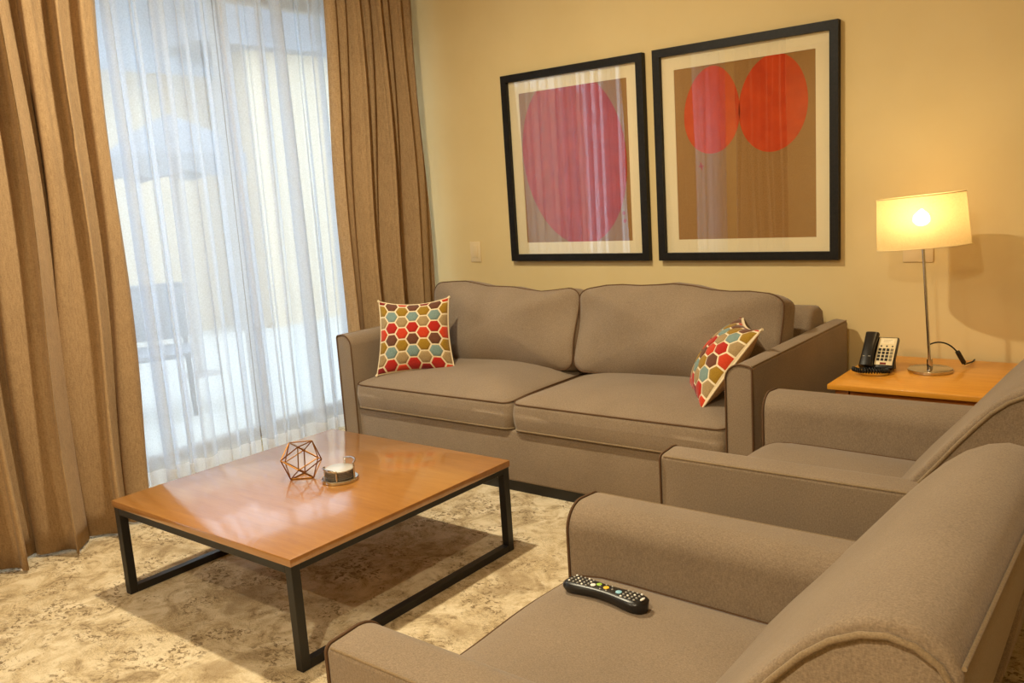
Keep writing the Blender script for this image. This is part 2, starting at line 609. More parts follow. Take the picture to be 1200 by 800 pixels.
# ------------------------------------------------------------------ sofa
SX0, SX1, SY0, SY1 = -3.385, -1.195, 2.825, 3.885
ARM_T, ARM_Z = 0.10, 0.655
sofa = thing('sofa', 'long taupe two-cushion sofa under the two framed prints', 'sofa', (SX0, SY0, 0))
def sl(v):
    return (v[0] - SX0, v[1] - SY0, v[2])
def arm_profile(x_in, x_out, z0, z1, r_in, r_out):
    """outline in (horizontal, z); x_in is the seat side"""
    sgn = 1 if x_out > x_in else -1
    pts = [(x_in, z0)]
    for i in range(11):
        a = PI - (PI / 2) * i / 10
        pts.append((x_in + sgn * (r_in + r_in * math.cos(a)), z1 - r_in + r_in * math.sin(a)))
    for i in range(6):
        a = PI / 2 - (PI / 2) * i / 5
        pts.append((x_out - sgn * (r_out - r_out * math.cos(a)), z1 - 0.004 - r_out + r_out * math.sin(a)))
    pts.append((x_out, z0))
    return pts
def sofa_arm(xin, xout):
    pr = [(x - SX0, z) for x, z in arm_profile(xin, xout, 0.06, ARM_Z, 0.058, 0.016)]
    a = prism('arm', pr, 0.0, SY1 - SY0, 'y', MT['upholstery'], sofa, 0.9, 0.006, 8)
    tube('piping', [(x, -0.001, z) for x, z in pr], 0.0036, MT['piping'], a)
    # seam on the outer top edge
    sg = 1 if xout > xin else -1
    tube('seam', [(xout - SX0 - sg * 0.004, y, ARM_Z - 0.006) for y in (0.01, 0.3, 0.7, SY1 - SY0 - 0.01)], 0.0035, MT['soft_piping'], a)
    return a
sofa_arm(SX0 + ARM_T, SX0)
sofa_arm(SX1 - ARM_T, SX1)
IX0, IX1 = SX0 + ARM_T, SX1 - ARM_T
box('base', sl((IX0, SY0 + 0.012, 0.05)), sl((IX1, SY1 - 0.02, 0.285)), MT['upholstery'], sofa, 0.012, 3)
box('plinth', sl((SX0 + 0.03, SY0 + 0.03, 0.0)), sl((SX1 - 0.03, SY1 - 0.03, 0.06)), MT['black_plastic'], sofa)
bk = [(3.62, 0.10), (3.66, 0.60), (3.70, 0.69), (3.73, 0.718), (3.77, 0.726), (3.82, 0.722), (3.86, 0.70), (3.88, 0.62), (3.88, 0.10)]
prism('back_frame', [(y - SY0, z) for y, z in bk], SX0 + 0.095 - SX0, SX1 - 0.095 - SX0, 'x', MT['upholstery'], sofa, 0.9, 0.022, 4)
cw = (IX1 - IX0) / 2
for k in range(2):
    cx = IX0 + cw * (k + 0.5)
    cy0, cy1 = SY0 - 0.002, 3.62
    hx, hy, hz = cw / 2 - 0.003, (cy1 - cy0) / 2, 0.066
    zc = 0.285 + hz + 0.004
    rnd = 0.4 if k == 0 else -0.3
    def warp(v, cx=cx, hx=hx, hy=hy, zc=zc, rnd=rnd):
        u, q = v.x / hx, v.y / hy
        z = v.z
        if z > 0:
            z += 0.012 * math.sin(2.2 * u + rnd) * (1 - q * q) * 0.5 - 0.004 * u * u
        drop = -0.016 * max(0, -q) ** 6 * (0.6 + 0.4 * math.cos(u * 1.4))
        zz = z + (drop if z > 0 else 0)
        return Vector((cx - SX0 + v.x, (cy0 + cy1) / 2 - SY0 + v.y, zc + zz))
    cu, ts, bs = pad('seat_cushion', hx, hy, hz, 0.052, MT['upholstery'], sofa, 0.045, 0.010, warp, 0.0, 4.0)
    tube('piping', [v + Vector((0, 0, 0.001)) for v in ts], 0.0034, MT['piping'], cu, True)
    tube('piping', [v + Vector((0, 0, 0.003)) for v in bs], 0.0042, MT['soft_piping'], cu, True)
# back cushions (thickness lies along y, leaning back)
for k, (xa, xb) in enumerate(((IX0 + 0.055, -2.287), (-2.283, IX1 + 0.0))):
    hx, hzz, ht = (xb - xa) / 2, 0.205, 0.07
    cx = (xa + xb) / 2
    lean = math.radians(13)
    def warp(v, hx=hx, hzz=hzz, cx=cx, k=k):
        u, q = v.x / hx, v.y / hzz
        yy = v.y
        if q > 0:
            yy += q ** 3 * (0.018 * math.cos(u * 2.4 + (1.9 if k == 0 else 0.4)) + 0.006 * math.sin(9 * u + k) - 0.012)
        zt = v.z
        if zt > 0.0:
            zt += 0.01 * math.sin(3 * u + 2 * q + k) + 0.006 * math.sin(7 * u - 4 * q)
        # local: thickness +z -> toward the room (-y)
        p = Vector((v.x, -zt, yy))
        y2 = p.y * math.cos(lean) + p.z * math.sin(lean)
        z2 = -p.y * math.sin(lean) * 1.0 + p.z * math.cos(lean)
        return Vector((cx - SX0 + p.x, 3.425 - SY0 + y2, 0.637 + z2))
    cu, ts, bs = pad('back_cushion', hx - 0.002, hzz, ht, 0.075, MT['upholstery'], sofa, 0.06, 0.012, warp, 0.02, 2.6)
    tube('piping', ts, 0.0032, MT['piping'], cu, True)

# ------------------------------------------------------------------ throw pillows
HEX = {k: fabric('patch_' + k, a, b, 300, (1, 1, 0.4), 0.3, 0.2) for k, a, b in (
    ('red', rgb(149, 24, 15), rgb(176, 38, 24)), ('orange', rgb(174, 45, 19), rgb(195, 65, 31)),
    ('maroon', rgb(112, 15, 15), rgb(133, 24, 21)),
    ('brown', rgb(86, 51, 35), rgb(109, 68, 47)), ('olive', rgb(132, 98, 21), rgb(154, 119, 35)),
    ('teal', rgb(98, 121, 116), rgb(128, 147, 140)), ('tan', rgb(139, 114, 77), rgb(163, 139, 98)))}
MT['cream'] = fabric('cream_ground', rgb(208, 188, 152), rgb(230, 212, 178), 260)
MT['pillow_back'] = fabric('tan_pillow_back', rgb(150, 110, 66), rgb(182, 140, 90), 220)

def clip_poly(poly, lo, hi):
    for ax in (0, 1):
        for s, lim in ((1, lo), (-1, -hi)):
            out = []
            for i, a in enumerate(poly):
                b = poly[(i + 1) % len(poly)]
                ia, ib = s * a[ax] >= lim, s * b[ax] >= lim
                if ia:
                    out.append(a)
                if ia != ib:
                    t = (lim / s - a[ax]) / (b[ax] - a[ax])
                    out.append((a[0] + (b[0] - a[0]) * t, a[1] + (b[1] - a[1]) * t))
            poly = out
            if not poly:
                return []
    return poly

def throw_pillow(label, base, xdir, lean, size, thick, group, phase, taper):
    """base: middle of the bottom edge; xdir: horizontal direction of the bottom edge (viewer's left to right)"""
    o = thing('throw_pillow', label, 'pillow', base, 0, group)
    X = Vector((xdir[0], xdir[1], 0)).normalized()
    Nh = Vector((X.y, -X.x, 0))           # toward the viewer
    U = Vector((0, 0, math.cos(lean))) - Nh * math.sin(lean)
    N = X.cross(U).normalized()
    if N.dot(Nh) < 0:
        N = -N
    h = size / 2
    def P(u, v, side):
        t = thick * max(0.0, (1 - u * u) * (1 - v * v)) ** 0.55
        pin = 0.085
        x = u * (1 - pin * (1 - v * v)) * h * (1 - taper * v)
        y = v * (1 - pin * (1 - u * u)) * h
        sag = -0.012 * (1 - u * u) * max(0, v) ** 2
        return X * x + U * (y + h + sag) + N * (t * side * (1 if side > 0 else 0.8))
    G = 18
    for side, nm, mt in ((1, 'front_cover', MT['cream']), (-1, 'back_cover', MT['pillow_back'])):
        vs, fs = [], []
        for j in range(G + 1):
            for i in range(G + 1):
                u, v = math.sin(PI / 2 * (2 * i / G - 1)), math.sin(PI / 2 * (2 * j / G - 1))
                vs.append(P(u, v, side))
        for j in range(G):
            for i in range(G):
                a = j * (G + 1) + i
                fs.append((a, a + 1, a + G + 2, a + G + 1))
        pyd(nm, vs, fs, mt, o)
    rim = [P(u, -1, 1) for u in [k / 10 - 1 for k in range(20)]] + [P(1, u, 1) for u in [k / 10 - 1 for k in range(20)]] \
        + [P(-u, 1, 1) for u in [k / 10 - 1 for k in range(20)]] + [P(-1, -u, 1) for u in [k / 10 - 1 for k in range(20)]]
    tube('rim', rim, 0.0035, MT['cream'], o, True, 6)
    # hexagonal patches, each raised from the ground
    R = 0.208                               # half-width of a cell, in pillow units
    hh = R * 0.825
    for ci in range(-5, 6):
        for rj in range(-8, 9):
            cu = ci * 1.5 * R
            cv = rj * 2 * hh + (hh if ci % 2 else 0) + phase
            rr = R * 0.885
            poly = [(cu + rr * math.cos(PI / 3 * k), cv + rr * 0.95 * math.sin(PI / 3 * k)) for k in range(6)]
            poly = clip_poly(poly, -0.985, 0.985)
            if len(poly) < 3:
                continue
            area = abs(sum(a[0] * b[1] - a[1] * b[0] for a, b in zip(poly, poly[1:] + poly[:1]))) / 2
            if area < 0.004:
                continue
            seq = ['brown', 'red', 'teal'] if ci % 2 == 0 else ['orange', 'tan', 'olive']
            col = seq[rj % 3]
            if col == 'orange' and rj % 2 and ci % 4 == 1:
                col = 'maroon'
            # refine each edge and add two inner rings so the patch follows the bulge
            dense = []
            for a, b in zip(poly, poly[1:] + poly[:1]):
                for t in (0, 1 / 3, 2 / 3):
                    dense.append((a[0] + (b[0] - a[0]) * t, a[1] + (b[1] - a[1]) * t))
            mx = sum(q[0] for q in dense) / len(dense)
            my = sum(q[1] for q in dense) / len(dense)
            vs, fs = [], []
            n = len(dense)
            for s, lift in ((1.0, 0.0002), (0.93, 0.0026), (0.5, 0.0034)):
                for (a, b) in dense:
                    vs.append(P(mx + (a - mx) * s, my + (b - my) * s, 1) + N * lift)
            vs.append(P(mx, my, 1) + N * 0.0036)
            for q in range(2):
                for k in range(n):
                    k2 = (k + 1) % n
                    fs.append((q * n + k, q * n + k2, (q + 1) * n + k2, (q + 1) * n + k))
            for k in range(n):
                fs.append((2 * n + k, 2 * n + (k + 1) % n, 3 * n))
            pyd('hexagon_patch', vs, fs, HEX[col], o)
    # corner tassels
    for (u, v) in ((-1, -1), (1, -1), (-1, 1), (1, 1)):
        c = P(u, v, 1)
        d = (X * u + U * v).normalized()
        tube('corner_tip', [c - d * 0.006, c + d * 0.008], 0.006, MT['cream'], o, False, 6)
    return o
throw_pillow('hexagon-patterned throw pillow in the left corner of the sofa', (-3.025, 3.005, 0.447), (0.298, 0.215), math.radians(19), 0.375, 0.075, 'hexagon-patterned pillows', -0.14, 0.05)
throw_pillow('hexagon-patterned throw pillow leaning on the right sofa arm, seen edge-on', (-1.545, 3.085, 0.447), (0.55, -0.83), math.radians(38), 0.37, 0.085, 'hexagon-patterned pillows', -0.10, 0.02)

# ------------------------------------------------------------------ armchairs
CH_W, CH_X0 = 0.86, -1.128
def armchair(label, y0):
    o = thing('armchair', label, 'armchair', (CH_X0, y0, 0), 0, 'taupe armchairs facing the coffee table')
    X = lambda x: x - CH_X0
    T, AZ = 0.135, 0.572
    # arms run along x
    for side in (0, 1):
        yi, yo = (T, 0.0) if side == 0 else (CH_W - T, CH_W)
        pr = arm_profile(yi, yo, 0.10, AZ, 0.062, 0.014)
        a = prism('arm', pr, 0.0, X(-0.40), 'x', MT['upholstery'], o, 0.9, 0.006, 8)
        tube('piping', [(-0.001, y, z) for y, z in pr], 0.0034, MT['piping'], a)
        sg = 1 if yo > yi else -1
        tube('seam', [(x, yo - sg * 0.004, AZ - 0.008) for x in (0.01, 0.2, 0.45, X(-0.47))], 0.003, MT['soft_piping'], a)
    box('seat_base', (0.012, T - 0.01, 0.10), (X(-0.40), CH_W - T + 0.01, 0.30), MT['upholstery'], o, 0.012, 3)
    hx, hy, hz = (X(-0.50) - 0.0) / 2, CH_W / 2 - T - 0.002, 0.058
    def warp(v):
        q = v.x / hx
        z = v.z + (0.004 * math.sin(4 * v.y / hy) if v.z > 0 else 0)
        if z > 0:
            z += 0.006 * (-q) - 0.03 * max(0, -q) ** 8
        return Vector((hx + v.x, CH_W / 2 + v.y, 0.30 + hz + z))
    cu, ts, bs = pad('seat_cushion', hx, hy, hz, 0.022, MT['upholstery'], o, 0.035, 0.01, warp, 0.0, 4.0)
    tube('piping', ts, 0.0032, MT['piping'], cu, True)
    # back : raked, rolled over at the top; the profile runs front, over the top and down the rear
    prof = [(-0.735, 0.20), (-0.70, 0.32), (-0.645, 0.405), (-0.59, 0.475), (-0.545, 0.528), (-0.50, 0.580), (-0.455, 0.636), (-0.41, 0.692),
            (-0.37, 0.738), (-0.335, 0.775), (-0.30, 0.803), (-0.265, 0.820), (-0.235, 0.826), (-0.205, 0.821), (-0.180, 0.806), (-0.165, 0.783),
            (-0.168, 0.74), (-0.188, 0.64), (-0.222, 0.48), (-0.258, 0.32), (-0.30, 0.11), (-0.46, 0.11), (-0.70, 0.11)]
    pr = [(X(x), z) for x, z in prof]
    b = prism('backrest', pr, 0.07, CH_W - 0.055, 'y', MT['upholstery'], o, 0.9, 0.010, 10)
    for ye in (0.069, CH_W - 0.054):
        sg = -1 if ye < 0.1 else 1
        # inset side panel with a welt around it
        inner = []
        cxm, czm = X(-0.33), 0.45
        for (x, z) in pr[4:20]:
            dx, dz = cxm - x, czm - z
            L = math.hypot(dx, dz)
            inner.append((x + dx / L * 0.020, z + dz / L * 0.020))
        tube('welt', [(x, ye + sg * 0.001, z) for x, z in inner], 0.0045, MT['soft_piping'], b)
    # seam along the rear of the roll, from side to side
    tube('seam', [(X(-0.1655), y, 0.787) for y in (0.075, 0.3, 0.6, CH_W - 0.06)], 0.003, MT['soft_piping'], b)
    for (lx, ly) in ((0.06, 0.07), (0.06, CH_W - 0.07), (X(-0.345), 0.30), (X(-0.345), CH_W - 0.32)):
        vs = []
        for z, s in ((0.0, 0.014), (0.105, 0.024)):
            for sx, sy in ((-1, -1), (1, -1), (1, 1), (-1, 1)):
                vs.append((lx + sx * s, ly + sy * s, z))
        fs = [(0, 1, 2, 3), (4, 5, 6, 7)] + [(k, (k + 1) % 4, 4 + (k + 1) % 4, 4 + k) for k in range(4)]
        pyd('leg', vs, fs, MT['black_plastic'], o, False)
    return o
armchair('taupe armchair nearest the camera with the remote on its seat', 0.85)
armchair('taupe armchair beside the sofa arm and side table', 2.03)

# ------------------------------------------------------------------ coffee table
TX0, TX1, TY0, TY1, TZ = -2.911, -1.925, 1.362, 2.351, 0.345
ct = thing('coffee_table', 'square honey-wood coffee table on black metal sled legs', 'table', (TX0, TY0, 0))
W, D = TX1 - TX0, TY1 - TY0
tp = box('tabletop', (0, 0, TZ - 0.024), (W, D, TZ), MT['wood'], ct, 0.0025, 2)
bz, bt = 0.036, TZ - 0.024
s = 0.030
for x in (0.004, W - s - 0.004):
    for y in (0.004, D - s - 0.004):
        box('leg', (x, y, 0.0), (x + s, y + s, bt), MT['black_metal'], ct, 0.0015, 1)
    box('floor_rail', (x, s + 0.004, 0.0), (x + s, D - s - 0.004, 0.026), MT['black_metal'], ct, 0.0015, 1)
    box('top_rail', (x, s + 0.004, bt - 0.02), (x + s, D - s - 0.004, bt), MT['black_metal'], ct, 0.0015, 1)
for y in (0.004, D - s - 0.004):
    box('cross_rail', (s + 0.004, y, bt - 0.026), (W - s - 0.004, y + s, bt), MT['black_metal'], ct, 0.0015, 1)

# wire icosahedron
gr = (1 + 5 ** 0.5) / 2
iv = [Vector(q) for q in ((-1, gr, 0), (1, gr, 0), (-1, -gr, 0), (1, -gr, 0), (0, -1, gr), (0, 1, gr), (0, -1, -gr), (0, 1, -gr), (gr, 0, -1), (gr, 0, 1), (-gr, 0, -1), (-gr, 0, 1))]
ics = 0.0405
iv = [q * ics for q in iv]
# rolled back onto the face behind its lowest edge (the front edge, +x, lifts)
iv = [Matrix.Rotation(math.radians(-20.9), 3, 'Y') @ q for q in iv]
zmin = min(q.z for q in iv)
low = [q for q in iv if q.z < zmin + 0.003]
xm = max(q.x for q in low)
iv = [Matrix.Rotation(math.radians(-47), 3, 'Z') @ (q + Vector((-xm, 0, -zmin + 0.0022))) for q in iv]
ic = thing('wire_icosahedron', 'copper wire icosahedron ornament on the coffee table', 'ornament', (-2.469, 1.839, TZ))
for i in range(12):
    for j in range(i):
        if (iv[i] - iv[j]).length < ics * 2.1:
            tube('rod', [iv[i], iv[j]], 0.0022, MT['brass'], ic, False, 6)

# coasters in a holder
hx_, hy_ = -2.333, 1.899
hd = thing('coaster_holder', 'round chrome coaster holder with curled end posts on the coffee table', 'holder', (hx_, hy_, TZ))
lathe('base', [(0.060, 0.0), (0.066, 0.002), (0.066, 0.009), (0.063, 0.012)], MT['chrome'], hd, 40)
for k, (a0, a1, hgt) in enumerate(((math.radians(208), math.radians(308), 0.046), (math.radians(22), math.radians(118), 0.064))):
    r = 0.056
    pts = [(r * math.cos(a0), r * math.sin(a0), 0.011 + (hgt - 0.011) * i / 4) for i in range(5)]
    pts += [(r * math.cos(a0 + (a1 - a0) * i / 10), r * math.sin(a0 + (a1 - a0) * i / 10), hgt + 0.004 * math.sin(PI * i / 10)) for i in range(1, 10)]
    pts += [(r * math.cos(a1), r * math.sin(a1), hgt - (hgt - 0.011) * i / 4) for i in range(5)]
    tube('hoop', pts, 0.0036, MT['chrome'], hd, False, 8)
MT['coaster'] = plain('grey_coaster', rgb(120, 114, 106), 0.4, 0.5)
MT['coaster_top'] = plain('pale_coaster', rgb(214, 210, 204), 0.25, 0.4)
nc = 5
for k in range(nc):
    z = TZ + 0.0125 + k * 0.0066
    lab = 'topmost pale round coaster in the chrome holder' if k == nc - 1 else ('lowest', 'second lowest', 'middle', 'second highest')[k] + ' grey round coaster in the stack on the chrome holder'
    cst = lathe('coaster', [(0.049, 0.0), (0.051, 0.001), (0.051, 0.0050), (0.049, 0.0062)], MT['coaster_top'] if k == nc - 1 else MT['coaster'], None, 32)
    cst.location = (hx_, hy_, z)
    tag(cst, lab, 'coaster', 'coasters in the holder')

# ------------------------------------------------------------------ pictures
def picture(label, x0, shapes, x_w=0.89, z0=0.915, h=1.02):
    o = thing('framed_print', label, 'picture', (x0, YW, z0), 0, 'framed abstract prints above the sofa')
    fwid, dep = 0.038, 0.035
    def rail(a, b, c, d):
        # mitred rail: outer points a-b, inner points d-c
        vs = [(a[0], -dep, a[1]), (b[0], -dep, b[1]), (c[0], -dep, c[1]), (d[0], -dep, d[1]),
              (a[0], -0.002, a[1]), (b[0], -0.002, b[1]), (c[0], -0.002, c[1]), (d[0], -0.002, d[1])]
        pyd('frame_rail', vs, [(0, 1, 2, 3), (4, 5, 6, 7), (0, 1, 5, 4), (1, 2, 6, 5), (2, 3, 7, 6), (3, 0, 4, 7)], MT['frame'], o, False)
    O = [(0, 0), (x_w, 0), (x_w, h), (0, h)]
    I = [(fwid, fwid), (x_w - fwid, fwid), (x_w - fwid, h - fwid), (fwid, h - fwid)]
    for k in range(4):
        rail(O[k], O[(k + 1) % 4], I[(k + 1) % 4], I[k])
    m0 = 0.104
    # mat board with a window cut in it
    K = [(m0, m0 - 0.002), (x_w - m0, m0 - 0.002), (x_w - m0, h - m0), (m0, h - m0)]
    vs = [(p[0], -0.012, p[1]) for p in I] + [(p[0], -0.012, p[1]) for p in K] + [(p[0], -0.009, p[1]) for p in K]
    fs = [(k, (k + 1) % 4, 4 + (k + 1) % 4, 4 + k) for k in range(4)] + [(4 + k, 4 + (k + 1) % 4, 8 + (k + 1) % 4, 8 + k) for k in range(4)]
    pyd('mat_board', vs, fs, MT['mat_board'], o, False)
    pr = box('print', (fwid, -0.009, fwid), (x_w - fwid, -0.006, h - fwid), MT['print'], o)
    pw, ph = x_w - 2 * m0, h - 2 * m0 + 0.002
    for (cu, cv, ru, rv, tilt, egg, mk) in shapes:
        poly = []
        for k in range(64):
            a = 2 * PI * k / 64
            x, y = ru * math.cos(a), rv * math.sin(a)
            x *= 1 + egg * math.sin(a)
            x, y = x * pw, y * ph
            xr = x * math.cos(tilt) - y * math.sin(tilt)
            yr = x * math.sin(tilt) + y * math.cos(tilt)
            poly.append(((xr / pw + cu), (yr / ph + cv)))
        poly = clip_poly(poly, 0.0, 1.0)
        vs = [(m0 + u * pw, -0.0095, m0 - 0.002 + v * ph) for u, v in poly]
        n = len(vs)
        vs += [(a, -0.0091, c) for a, b, c in vs]
        fs = [tuple(range(n)), tuple(range(n, 2 * n))] + [(k, (k + 1) % n, n + (k + 1) % n, n + k) for k in range(n)]
        sh = pyd('printed_shape', vs, fs, MT[mk], pr, False)
    box('glass_pane', (fwid - 0.003, -0.019, fwid - 0.003), (x_w - fwid + 0.003, -0.017, h - fwid + 0.003), MT['picture_glass'], o)
    return o
picture('black-framed print with one large red oval, left of the pair', -3.074,
        [(0.495, 0.54, 0.478, 0.565, 0.16, 0.03, 'red_ink'), (0.93, 0.175, 0.012, 0.012, 0, 0, 'red_ink'), (0.935, 0.125, 0.012, 0.012, 0, 0, 'red_ink')])
picture('black-framed print with two orange-red ovals side by side, right of the pair', -2.128,
        [(0.278, 0.745, 0.207, 0.247, -0.06, -0.10, 'orange_ink'), (0.714, 0.745, 0.236, 0.265, -0.10, -0.05, 'orange_ink'),
         (0.19, 0.43, 0.02, 0.006, 0, 0, 'red_ink'), (0.19, 0.43, 0.006, 0.025, 0.2, 0, 'red_ink')])

# ------------------------------------------------------------------ wall plates
sw = thing('switch_plate', 'cream light switch plate beside the corner drape', 'switch', (-3.367, YW, 0.968))
box('plate', (-0.04, -0.006, -0.06), (0.04, -0.0005, 0.06), MT['white_plate'], sw, 0.002)
box('rocker', (-0.018, -0.010, -0.034), (0.018, -0.006, 0.034), MT['white_plate'], sw, 0.0015)
ot = box('wall_plate', (-0.06, -0.006, -0.042), (0.06, -0.0005, 0.042), MT['white_plate'], None, 0.002)
ot.location = (-0.918, YW, 0.945)
tag(ot, 'cream blank plate on the wall behind the lamp pole', 'wall plate')

# ------------------------------------------------------------------ side table
AX0, AX1, AY0, AY1, AZ_ = -1.085, -0.46, 3.278, 3.895, 0.50
st = thing('side_table', 'golden wood side table holding the lamp and telephone', 'table', (AX0, AY0, 0))
aw, ad = AX1 - AX0, AY1 - AY0
box('tabletop', (0, 0, AZ_ - 0.020), (aw, ad, AZ_), MT['wood_pale'], st, 0.002, 2)
ap = 0.028
for lo, hi in (((ap + 0.05, ap, AZ_ - 0.075), (aw - ap - 0.05, ap + 0.02, AZ_ - 0.02)), ((ap + 0.05, ad - ap - 0.02, AZ_ - 0.075), (aw - ap - 0.05, ad - ap, AZ_ - 0.02)),
               ((ap, ap + 0.05, AZ_ - 0.075), (ap + 0.02, ad - ap - 0.05, AZ_ - 0.02)), ((aw - ap - 0.02, ap + 0.05, AZ_ - 0.075), (aw - ap, ad - ap - 0.05, AZ_ - 0.02))):
    box('apron', lo, hi, MT['wood_edge'], st, 0.001, 1)
for x in (ap - 0.005, aw - ap - 0.045):
    for y in (ap - 0.005, ad - ap - 0.045):
        box('leg', (x, y, 0), (x + 0.05, y + 0.05, AZ_ - 0.02), MT['wood_edge'], st, 0.002, 1)

# ------------------------------------------------------------------ table lamp (its pole leans a little)
LB = Vector((-0.798, 3.632, AZ_))
lamp = thing('table_lamp', 'lit chrome table lamp with a cream oval shade on the side table', 'lamp', LB)
lathe('base', [(0.074, 0.0), (0.082, 0.002), (0.082, 0.011), (0.079, 0.013), (0.02, 0.014), (0.015, 0.014)], MT['chrome'], lamp, 48)
lean_x = -0.068
def on_pole(z):
    return Vector((lean_x * z, 0.0, z))
tube('collar', [on_pole(0.013), on_pole(0.05)], 0.011, MT['chrome'], lamp, False, 16)
tube('pole', [on_pole(z) for z in (0.013, 0.2, 0.4, 0.56)], 0.0055, MT['chrome'], lamp, False, 12)
tube('socket', [on_pole(0.535), on_pole(0.575)], 0.014, MT['black_plastic'], lamp, False, 16)
axis = on_pole(1.0).normalized()
bx_ = Vector((0, 1, 0)).cross(axis).normalized()
def shp(a, z, rx, ry):
    return axis * z + bx_ * (rx * math.cos(a)) + Vector((0, 1, 0)) * (ry * math.sin(a))
N_ = 56
vs, fs = [], []
RXT, RYT, RXB, RYB = 0.160, 0.085, 0.170, 0.092
zb, zt = 0.492, 0.690
for j in range(5):
    t = j / 4
    for k in range(N_):
        a = 2 * PI * k / N_
        vs.append(shp(a, zb + (zt - zb) * t, RXB + (RXT - RXB) * t, RYB + (RYT - RYB) * t))
for j in range(4):
    for k in range(N_):
        k2 = (k + 1) % N_
        fs.append((j * N_ + k, j * N_ + k2, (j + 1) * N_ + k2, (j + 1) * N_ + k))
shd = pyd('lamp_shade', vs, fs, MT['shade'], lamp)
MT['shade_trim'] = plain('shade_trim', rgb(236, 214, 160), 0.8)
tube('trim_ring', [shp(2 * PI * k / N_, zb, RXB, RYB) for k in range(N_)], 0.0022, MT['shade_trim'], shd, True, 6)
tube('trim_ring', [shp(2 * PI * k / N_, zt, RXT, RYT) for k in range(N_)], 0.0022, MT['shade_trim'], shd, True, 6)
for a in (0, PI):
    tube('spoke', [axis * 0.545, shp(a, 0.53, RXB - 0.002, RYB)], 0.0014, MT['chrome'], shd, False, 6)
bp = []
for k in range(9):
    t = k / 8
    bp.append((0.030 * math.sin(PI * (0.12 + 0.88 * t)) + (0.004 if t < 0.3 else 0.0005), 0.575 + 0.065 * t))
bl = lathe('bulb', bp, MT['bulb'], lamp, 20)
bl.location = (lean_x * 0.60, 0, 0)
ld = bpy.data.lights.new('bulb_light', 'POINT')
ld.energy = LAMP_W
ld.color = (1.0, 0.70, 0.28)
ld.shadow_soft_size = 0.05
lo_ = bpy.data.objects.new('bulb_light', ld)
C.objects.link(lo_)
lo_.parent = lamp
lo_.location = (lean_x * 0.655, 0, 0.655)
# cord with inline switch
cp = []
P0, P1, P2, P3 = Vector((-0.008, 0.004, 0.105)), Vector((0.03, 0.03, 0.13)), Vector((0.07, 0.06, 0.10)), Vector((0.085, 0.085, 0.055))
for k in range(13):
    t = k / 12
    cp.append(P0 * (1 - t) ** 3 + P1 * 3 * t * (1 - t) ** 2 + P2 * 3 * t * t * (1 - t) + P3 * t ** 3)
cord = tube('cord', cp + [Vector((0.10, 0.12, 0.012)), Vector((0.11, 0.22, 0.004)), Vector((0.11, 0.262, 0.004))], 0.003, MT['black_rubber'], lamp)
sw_ = tube('cord_switch', [P3 + Vector((-0.004, -0.006, 0.014)), P3 + Vector((0.014, 0.022, -0.034))], 0.010, MT['black_plastic'], cord, False, 6)

# ------------------------------------------------------------------ desk telephone
ph = thing('telephone', 'black desk telephone with a cream keypad on the side table', 'telephone', (-0.978, 3.545, AZ_), math.radians(2))
ph.scale = (0.92, 0.98, 0.95)
tl = math.radians(46)
def face(u, v, d=0.0):
    """u across (m), v up the sloping face (m), d out of the face"""
    return Vector((u, v * math.cos(tl) - d * math.sin(tl), 0.022 + v * math.sin(tl) + d * math.cos(tl)))
def slab(name, u0, u1, v0, v1, d0, d1, mat, parent, bev=0.0):
    bm = bmesh.new()
    bmesh.ops.create_cube(bm, size=1)
    for q in bm.verts:
        u = u0 + (q.co.x + 0.5) * (u1 - u0)
        v = v0 + (q.co.y + 0.5) * (v1 - v0)
        d = d0 + (q.co.z + 0.5) * (d1 - d0)
        q.co = face(u, v, d)
    if bev:
        bmesh.ops.bevel(bm, geom=list(bm.edges), offset=bev, segments=2, profile=0.5, affect='EDGES')
    me = bpy.data.meshes.new(name)
    bm.to_mesh(me)
    bm.free()
    return link(name, me, mat, parent, bev > 0, 0.7)
slab('body', -0.068, 0.068, 0.0, 0.155, -0.022, 0.0, MT['black_plastic'], ph, 0.005)
# wedge stand behind the body
stp = [(0.0, 0.0), (0.11, 0.0), (0.088, 0.095), (0.03, 0.035)]
prism('stand', [(y, z) for y, z in stp], -0.055, 0.055, 'x', MT['black_plastic'], ph, 0.6)
MT['keypad'] = plain('cream_keypad', rgb(226, 208, 168), 0.5)
fp = slab('faceplate', -0.012, 0.062, 0.012, 0.148, 0.0, 0.003, MT['keypad'], ph, 0.001)
for r in range(4):
    for c_ in range(4):
        slab('key', -0.005 + c_ * 0.0165, 0.006 + c_ * 0.0165, 0.032 + r * 0.0165, 0.043 + r * 0.0165, 0.003, 0.006, MT['black_plastic'] if c_ < 3 else plain('grey_key', rgb(128, 118, 92), 0.5), fp)
for c_ in range(3):
    slab('key', 0.0 + c_ * 0.023, 0.006 + c_ * 0.023, 0.102, 0.108, 0.003, 0.005, MT['black_plastic'], fp)
slab('message_lamp', 0.012, 0.036, 0.014, 0.022, 0.003, 0.006, plain('red_lens', rgb(120, 30, 20), 0.3), fp)
slab('card', 0.0, 0.052, 0.118, 0.142, 0.003, 0.0036, plain('cream_card', rgb(238, 224, 190), 0.6), fp)
for k in range(3):
    slab('printed_line', 0.008, 0.044 - 0.006 * k, 0.136 - 0.006 * k, 0.1372 - 0.006 * k, 0.0036, 0.0039, plain('print_grey', rgb(160, 144, 112), 0.6), fp)
